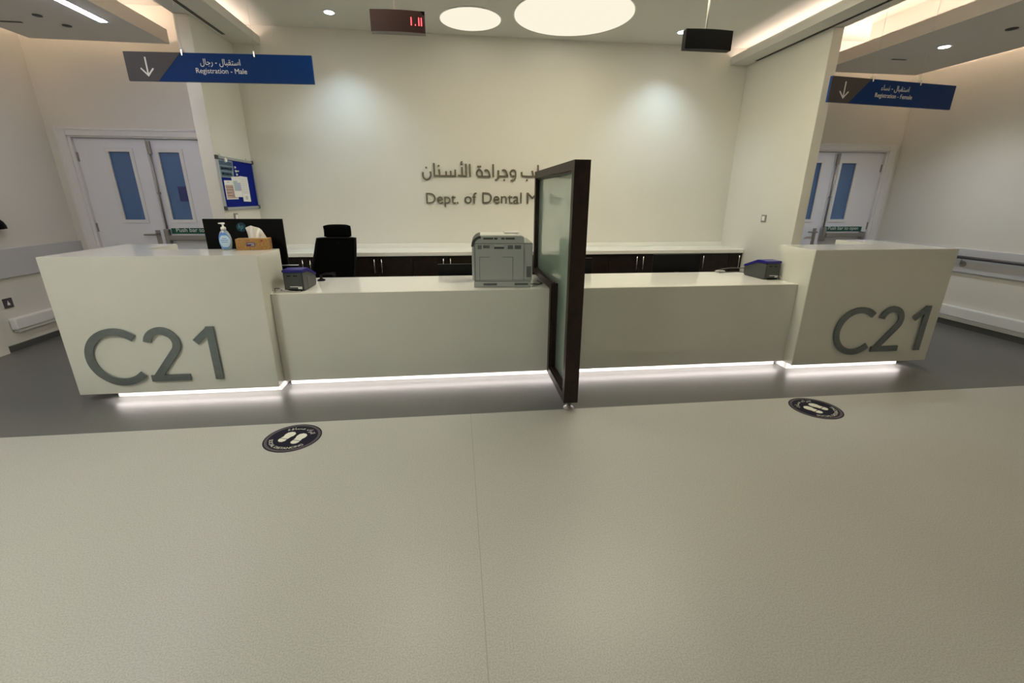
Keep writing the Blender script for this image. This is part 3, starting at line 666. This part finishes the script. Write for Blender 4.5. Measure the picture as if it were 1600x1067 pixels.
L(b,'panel_gap',M_SEAM)
for (x0,x1,z0,z1) in ((-.20,-.165,.315,.346),(-.155,-.105,.322,.346),(.045,.092,.315,.346),(.102,.155,.315,.346),(.20,.238,.085,.175)):
    v = MB(); k = int((x1-x0)/.010)
    if x0 > .19: 
        for i in range(9): v.box(x0,x1,-.0012,.003,z0+i*.0102,z0+i*.0102+.0062)
    else:
        for i in range(k): v.box(x0+i*.0105,x0+i*.0105+.0065,-.0012,.003,z0,z1)
    L(v,'vent_grille',M_PRND)
v = MB(); 
for x0,x1 in ((-.155,-.075),(-.068,-.04),(-.01,.018),(.025,.10)): v.box(x0,x1,-.0012,.002,.392,.406)
L(v,'vent_grille',M_PRND)
L(MB().box(-.068,.012,-.008,.004,.332,.352,.003),'latch',M_PRN); L(MB().box(-.068,.012,-.0015,.003,.318,.331),'latch_recess_shade',M_PRND)  # shade under the latch is a dark plate, no recess is cut
for x0 in (-.16,.10): L(MB().box(x0,x0+.115,-.0015,.012,.016,.036,.004),'hand_recess',M_SEAM)
tag(MB().tube([(.60,3.70,.80),(.64,3.74,.797),(.68,3.72,.797),(.72,3.76,.797),(.70,3.9,.797)],.004).make('printer_cable',M_CABLE),'black cable on the counter between the printer and the wooden screen','cable')

# ---------------------------------------------------------------- grey devices with blue rim
def device(cx, cy, rz, label, withside):
    t = thing('document_reader', label, 'document reader', (cx,cy,ZM+.001), rz, 'grey devices with blue rims on the counter')
    # local: rear (tall) at y=0 facing -y, slopes down to y=.30 ; width .176
    P = [(.0,.012),(.02,.0),(.28,.0),(.30,.02),(.30,.085),(.12,.150),(0,.150)]
    b = MB(); b.prism(P, lambda u,v,d:(d,u,v), -.074,.074); bmesh.ops.bevel(b.bm, geom=list(b.bm.edges), offset=.006, segments=2, affect='EDGES'); b.make('housing', M_DEV, t, True)
    P = [(-.004,.148),(.122,.150),(.304,.084),(.304,.102),(.124,.172),(-.004,.170)]
    b = MB(); b.prism(P, lambda u,v,d:(d,u,v), -.078,.078); bmesh.ops.bevel(b.bm, geom=list(b.bm.edges), offset=.004, segments=2, affect='EDGES'); b.make('blue_rim', M_DEVB, t, True)
    MB().box(-.03,.03,-.0012,.003,.034,.040).make('label', M_LABEL, t, True)
    MB().box(.030,.062,-.0012,.003,.018,.038).make('label', M_LABEL, t, True)
    for x in (-.045,.005): MB().box(x,x+.03,-.0012,.003,.118,.126).make('slot', M_BLACK, t, True)
    b = MB(); b.box(.072,.0755,.10,.14,.005,.10); b.make('side_rib', M_SEAM, t, True)
    MB().box(-.045,.055,-.003,.003,.0,.016,.001).make('port_recess', M_BLACK, t, True)
    return t
device(-1.292,3.625,radians(-2),'grey desktop device with blue rim beside the left tall counter',1)
device(2.895,3.775,radians(4),'grey desktop device with blue rim beside the right tall counter',1)
tag(MB().tube([(-1.43,3.585,ZM+.005),(-1.415,3.60,ZM+.022),(-1.39,3.600,ZM+.026),(-1.35,3.598,ZM+.018),(-1.31,3.596,ZM+.008),(-1.27,3.597,ZM+.005),(-1.24,3.60,ZM+.006)],.0035).make('device_cable',M_CABLEW),'grey cable curling at the back of the left blue-rimmed device','cable')
tag(MB().tube([(-1.43,3.60,ZM+.005),(-1.432,3.61,ZM+.03),(-1.40,3.61,ZM+.03),(-1.38,3.606,ZM+.012)],.0035).make('device_cable',M_CABLE),'black cable looped at the back of the left blue-rimmed device','cable')
tag(MB().tube([(2.955,3.76,ZM+.035),(2.975,3.755,ZM+.02),(2.965,3.745,ZM+.005)],.0035).make('device_cable',M_CABLEW),'pale cable at the back of the right blue-rimmed device','cable')
# telephone-like black handset and keyboard edge behind left device
t = thing('desk_stand', 'small black stand behind the left blue-rimmed device', 'stand', (-1.25,4.12,ZM))
b = MB(); b.lathe([(.035,0),(.033,.01),(.012,.02),(.010,.05)],(-1.22,4.10,ZM+.001),16); b.make('base', M_BLACK, t)
MB().tube([(-1.22,4.10,ZM+.045),(-1.18,4.14,ZM+.055),(-1.12,4.18,ZM+.05)],.009).make('arm', M_BLACK, t)
t = thing('key_tray', 'dark grey slab with pale edge behind the left tall counter', 'tray', (-1.45,3.98,ZM))
MB().box(-1.52,-1.345,3.93,3.96,ZM+.001,ZM+.160,.003).make('panel', M_BLACK, t); MB().box(-1.52,-1.345,3.927,3.963,ZM+.1605,ZM+.166,.002).make('edge_strip', M_ALU, t)
# loose cables right
tag(MB().tube([(2.62,4.18,ZM+.006),(2.70,4.17,ZM+.010),(2.80,4.17,ZM+.012),(2.86,4.14,ZM+.012),(2.89,4.09,ZM+.03)],.005).make('loose_cable',M_CABLED),'grey cable trailing behind the right blue-rimmed device','cable','loose cables by the right device')
tag(MB().tube([(2.60,4.245,ZM+.008),(2.68,4.245,ZM+.03),(2.78,4.25,ZM+.04),(2.90,4.23,ZM+.04),(2.93,4.15,ZM+.05)],.005).make('loose_cable',M_CABLED),'upper grey cable looping behind the right blue-rimmed device','cable','loose cables by the right device')
tag(MB().box(2.60,2.69,4.19,4.23,ZM+.001,ZM+.022,.005).make('cable_plug',M_CABLEW),'pale plug block lying near the right end of the low counter','plug')

# ---------------------------------------------------------------- monitors
def monitor(cx, cy, zb, Wm, Hm, stand_z, lab, badge=False, rz=0, grp=None):
    t = thing('computer_monitor', lab, 'monitor', (cx,cy,stand_z), rz, grp)
    z0 = zb-stand_z
    MB().box(-Wm/2,Wm/2,-.012,.012,z0,z0+Hm,.004).make('back_shell', M_BLACKG if not badge else M_BLACK, t, True)
    MB().box(-Wm/2+.01,Wm/2-.01,.0122,.014,z0+.012,z0+Hm-.01).make('screen', M_BLACKG, t, True)
    b = MB(); b.box(-.10,.10,-.09,.09,.0005,.012,.004); b.box(-.03,.03,-.035,-.013,.012,max(z0+Hm*.45,.1),.003); b.make('stand', M_BLACK, t, True)
    if badge:
        bx, bz = -.018, z0+Hm-.066
        MB().cyl((bx,-.0125,bz),(bx,-.0145,bz),.037,n=36).make('logo_disc', M_HP, t, True)
        fn = lambda u,v,d:(bx+u,-.0146-d,bz+v)
        b = MB(); w_ = .0042
        b.stroke([(-.012,.026),(-.021,-.012)],w_,fn,0,.0008).stroke([(-.0165,.004),(-.010,.0095),(-.005,.007),(-.010,-.012)],w_,fn,0,.0009)
        b.stroke([(.006,.009),(-.003,-.028)],w_,fn,0,.0008).stroke([(.006,.009),(.017,.009),(.013,-.009),(.002,-.011)],w_,fn,0,.0009)
        b.make('logo_letters', M_HPT, t, True)
    return t
monitor(-1.752,4.01,.92,.618,.408,.60+.0,'large black monitor with round badge seen from behind above the left tall counter',True)
SG = 'low black monitors behind the middle counter'
monitor(.08,4.40,.62,.56,.262,.60,'low black monitor behind the counter, left of and behind the printer',rz=0,grp=SG)
monitor(1.10,4.45,.62,.54,.300,.60,'low black monitor just behind the wooden screen',rz=0,grp=SG)
monitor(2.29,4.45,.62,.52,.330,.60,'low black monitor behind the right half of the counter',rz=0,grp=SG)

# ---------------------------------------------------------------- office chair (faces the counter)
ch = thing('office_chair', 'black high-back mesh office chair with headrest behind the counter', 'chair', (-1.30,4.66,0), radians(2))
def K(mb,name,m,sm=False,par=None): return mb.make(name,m,par or ch,True,smooth=sm)
def bx(u, v):   # back surface: u 0..1 across, v 0..1 up
    z = .52+.57*v; hw = (.235-.045*v) * (1-.10*max(0,(.12-v)/.12))
    x = (u*2-1)*hw; y = .10+.18*v+.03*sin(pi*v)-.05*(abs(u*2-1)**2)
    return x+.085*(v-.35), y, z
b = MB()
fr = [bx(u,v) for u,v in [(0,k/12) for k in range(13)]+[(k/10,1) for k in range(1,11)]+[(1,1-k/12) for k in range(1,13)]+[(1-k/10,0) for k in range(1,11)]]
b.tube(fr+[fr[0]],.013,8); K(b,'back_frame',M_BLACK)
b = MB(); b.grid(lambda u,v: Vector(bx(u,v))+Vector((0,-.006,0)),14,18); b.grid(lambda u,v: Vector(bx(u,v))+Vector((0,.006,0)),14,18); K(b,'backrest',M_MESH)
b = MB(); 
def hr(u,v,off):
    a = (u*2-1); s = (1-abs(a)**4*.22); x = a*.137+.065; z = 1.162+(v-.5)*.135*s; y = .30+.012*sin(pi*v)-.035*a*a+off*(1-abs(2*v-1)**3)*(1-abs(a)**6)
    return Vector((x,y,z))
b.grid(lambda u,v: hr(u,v,-.028),16,8); b.grid(lambda u,v: hr(u,v,.028),16,8); K(b,'headrest',M_MESH,True)
b = MB(); b.tube([(.06,.27,1.03),(.065,.315,1.10),(.065,.325,1.15)],.014); K(b,'headrest_stem',M_BLACK)
b = MB(); b.box(-.25,.25,-.38,.10,.44,.51,.03,4); K(b,'seat',M_MESH)
b = MB(); b.tube([(0,.0,.42),(0,.14,.42),(0,.17,.50),(0,.20,.75)],.025); K(b,'back_support',M_BLACK)
for s in (-1,1):
    b = MB(); b.tube([(s*.24,-.10,.45),(s*.29,-.10,.47),(s*.295,-.10,.68)],.016); b.box(s*.295-.04,s*.295+.04,-.22,.04,.685,.71,.010,3); K(b,'armrest',M_SGREY if False else M_BLACK)
b = MB(); b.cyl((0,-.12,.11),(0,-.12,.44),.028); K(b,'gas_lift',M_BLACK)
for i in range(5):
    a = 2*pi*i/5+.3; b = MB(); ex, ey = .29*cos(a), -.12+.29*sin(a)
    b.tube([(0,-.12,.12),(ex*.5,-.12+(ey+.12)*.5,.105),(ex,ey,.075)],.018); leg = K(b,'leg',M_BLACK)
    b = MB(); b.cyl((ex-.012,ey,.030),(ex+.012,ey,.030),.029); b.make('castor',M_BLACK,leg,True)

# ---------------------------------------------------------------- sanitiser bottle & tissue box
t = thing('hand_gel_bottle', 'clear pump bottle with blue label beside the tissue box', 'bottle', (-1.815,3.80,ZT+.001), radians(8))
prof = [(.024,0),(.030,.004),(.036,.03),(.040,.06),(.040,.085),(.035,.115),(.026,.138),(.016,.150),(.015,.156)]
MB().lathe(prof,(0,0,0),28,1.12,.62).make('bottle_body', M_BOTTLE, t, True)
def lab(a0,a1,z0,z1,off=.0008):
    import bisect
    def R(z):
        for (r0,q0),(r1,q1) in zip(prof,prof[1:]):
            if q0 <= z <= q1: return r0+(r1-r0)*(z-q0)/(q1-q0)
        return prof[-1][0]
    def g(u,v):
        z = z0+(z1-z0)*v; k = 1-.55*abs(v*2-1)**2.2; a = (a0+a1)/2+(a1-a0)/2*(u*2-1)*k
        return Vector(((R(z)+off)*1.12*cos(a),(R(z)+off)*.62*sin(a),z))
    return g
MB().grid(lab(radians(185),radians(330),.010,.132),12,12).make('blue_label', M_BLAB, t, True)
MB().grid(lab(radians(215),radians(325),.022,.112,.0016),12,10).make('pale_label', M_BLABL, t, True)
gg = lab(radians(215),radians(325),.022,.112,.0024)
for r,(u0,u1) in ((.42,(.2,.75)),(.58,(.15,.8)),(.72,(.3,.7))):
    MB().grid(lambda u,v: gg(u0+(u1-u0)*u, r+.05*v),8,1).make('printed_line', M_BLAB, t, True)
b = MB(); b.lathe([(.018,.154),(.018,.172),(.012,.176),(.007,.178),(.006,.196)],(0,0,0),20); b.lathe([(.013,.196),(.016,.200),(.014,.208)],(0,0,0),20); b.box(-.030,.0,-.006,.006,.199,.207,.003); b.make('pump', M_PUMP, t, True)

t = thing('tissue_box', 'brown patterned tissue box on the left tall counter', 'tissue box', (-1.605,3.775,ZT+.001), radians(13))
MB().box(-.118,.118,-.012,.110,0,.086,.002).make('box', M_KRAFT, t, True)
MB().box(.1182,.1188,-.010,.108,.002,.084).make('box_end', M_KRAFTD, t, True)
MB().box(-.045,.015,-.0132,-.0122,.030,.058).make('brand_label', M_PURPLE, t, True)
MB().text('flora', lambda u,v,d:(u,-.0134-d,v), (-.034,.004,.040,None), 0,.0005).make('label_print', M_LABEL, t, True) if False else MB().box(-.040,.010,-.0138,-.0133,.048,.052).box(-.012,.010,-.0138,-.0133,.036,.040).make('label_print', M_LABEL, t, True)
MB().box(.058,.072,-.0132,-.0122,.064,.078,.001).make('seal_dot', M_RED, t, True)
MB().box(.1190,.1196,.035,.07,.05,.058).make('end_print', M_PURPLE, t, True)
b = MB()
def tis(u,v):
    x = -.032+.105*u + .045*v*v*(u-.3); z = .087+ (.098-.05*abs(u-.30)**1.2*1.6 - .035*max(0,u-.6))*v
    y = .045+.018*sin(u*9+v*2)*(.4+v*.6)+.010*sin(u*17-v*3)*v
    if u > .8: z -= .05*(u-.8)/.2*v
    return Vector((x,y,z))
b.grid(tis,28,12); b.grid(lambda u,v: tis(u,v*.86)+Vector((.006,.016+.008*sin(u*7),0)),28,12); b.make('tissue', M_TISSUE, t, True)

# ---------------------------------------------------------------- floor stickers
def sticker(cx, cy, rz, r, lab):
    t = thing('floor_sticker', lab, 'floor sticker', (cx,cy,0.0005), rz, 'round social distancing floor stickers')
    MB().lathe([(r,0),(r,.0006)],(0,0,0),64).make('disc', M_STK, t, True)
    b = MB(); fn = lambda u,v,d:(u,v,.0006+d)
    b.stroke([((r*.905)*cos(2*pi*i/64),(r*.905)*sin(2*pi*i/64)) for i in range(65)],r*.09,fn,.0001,.0004); b.make('ring', M_STKR, t, True)
    # footprints, heels towards -y
    sole = [(-.30,.0),(-.26,.24),(-.33,.50),(-.30,.78),(-.12,.96),(.10,.98),(.28,.80),(.31,.52),(.22,.26),(.20,.0)]
    heel = [(-.30,-.06),(.19,-.06),(.20,-.30),(.10,-.46),(-.08,-.50),(-.24,-.40),(-.31,-.22)]
    for s in (-1,1):
        for P, nm in ((sole,'footprint_sole'),(heel,'footprint_heel')):
            Q = [( (s*.19+(-s)*u*.46)*r*1.25, (v*.40-.10)*r*1.25) for u,v in P]
            MB().prism(Q,fn,.0001,.0005).make(nm, M_STKW, t, True)
    def ring_text(body, ar, a_mid, inv, size, rad):
        # letters along an arc, each its own glyph
        chars = shape(body) if ar else list(body)
        ws = [adv(c)*size for c in chars]; tot = sum(ws); x = -tot/2; b = MB()
        for c, wch in zip(chars, ws):
            mid = x+wch/2; x += wch
            if c == ' ': continue
            Pn, V = glyph_mesh(c)
            ang = a_mid + (mid/rad if inv else -mid/rad)
            R0 = rad
            def f(p):
                lx = p[0]*size-wch/2; ly = p[1]*size
                if inv: rr = R0-ly; return Vector((rr*cos(ang)-lx*sin(ang)*1, rr*sin(ang)+lx*cos(ang)*1, .0012))
                rr = R0+ly; return Vector((rr*cos(ang)+lx*sin(ang), rr*sin(ang)-lx*cos(ang), .0012))
            vv = [b.bm.verts.new(f(p)) for p in V]
            for q in Pn:
                try: b.bm.faces.new([vv[i] for i in q])
                except ValueError: pass
        return b
    ring_text('SOCIAL DISTANCING',False,-pi/2,True,r*.185,r*.79).make('latin_lettering', M_STKW, t, True)
    ring_text('اترك مسافة',True,pi/2,False,r*.24,r*.60).make('arabic_lettering', M_STKW, t, True)
sticker(-1.115,2.712,radians(-20),.178,'round dark floor sticker with footprints in front of the left counter')
sticker(2.655,2.728,radians(28),.178,'round dark floor sticker with footprints in front of the right counter')
bpy.context.view_layer.update()
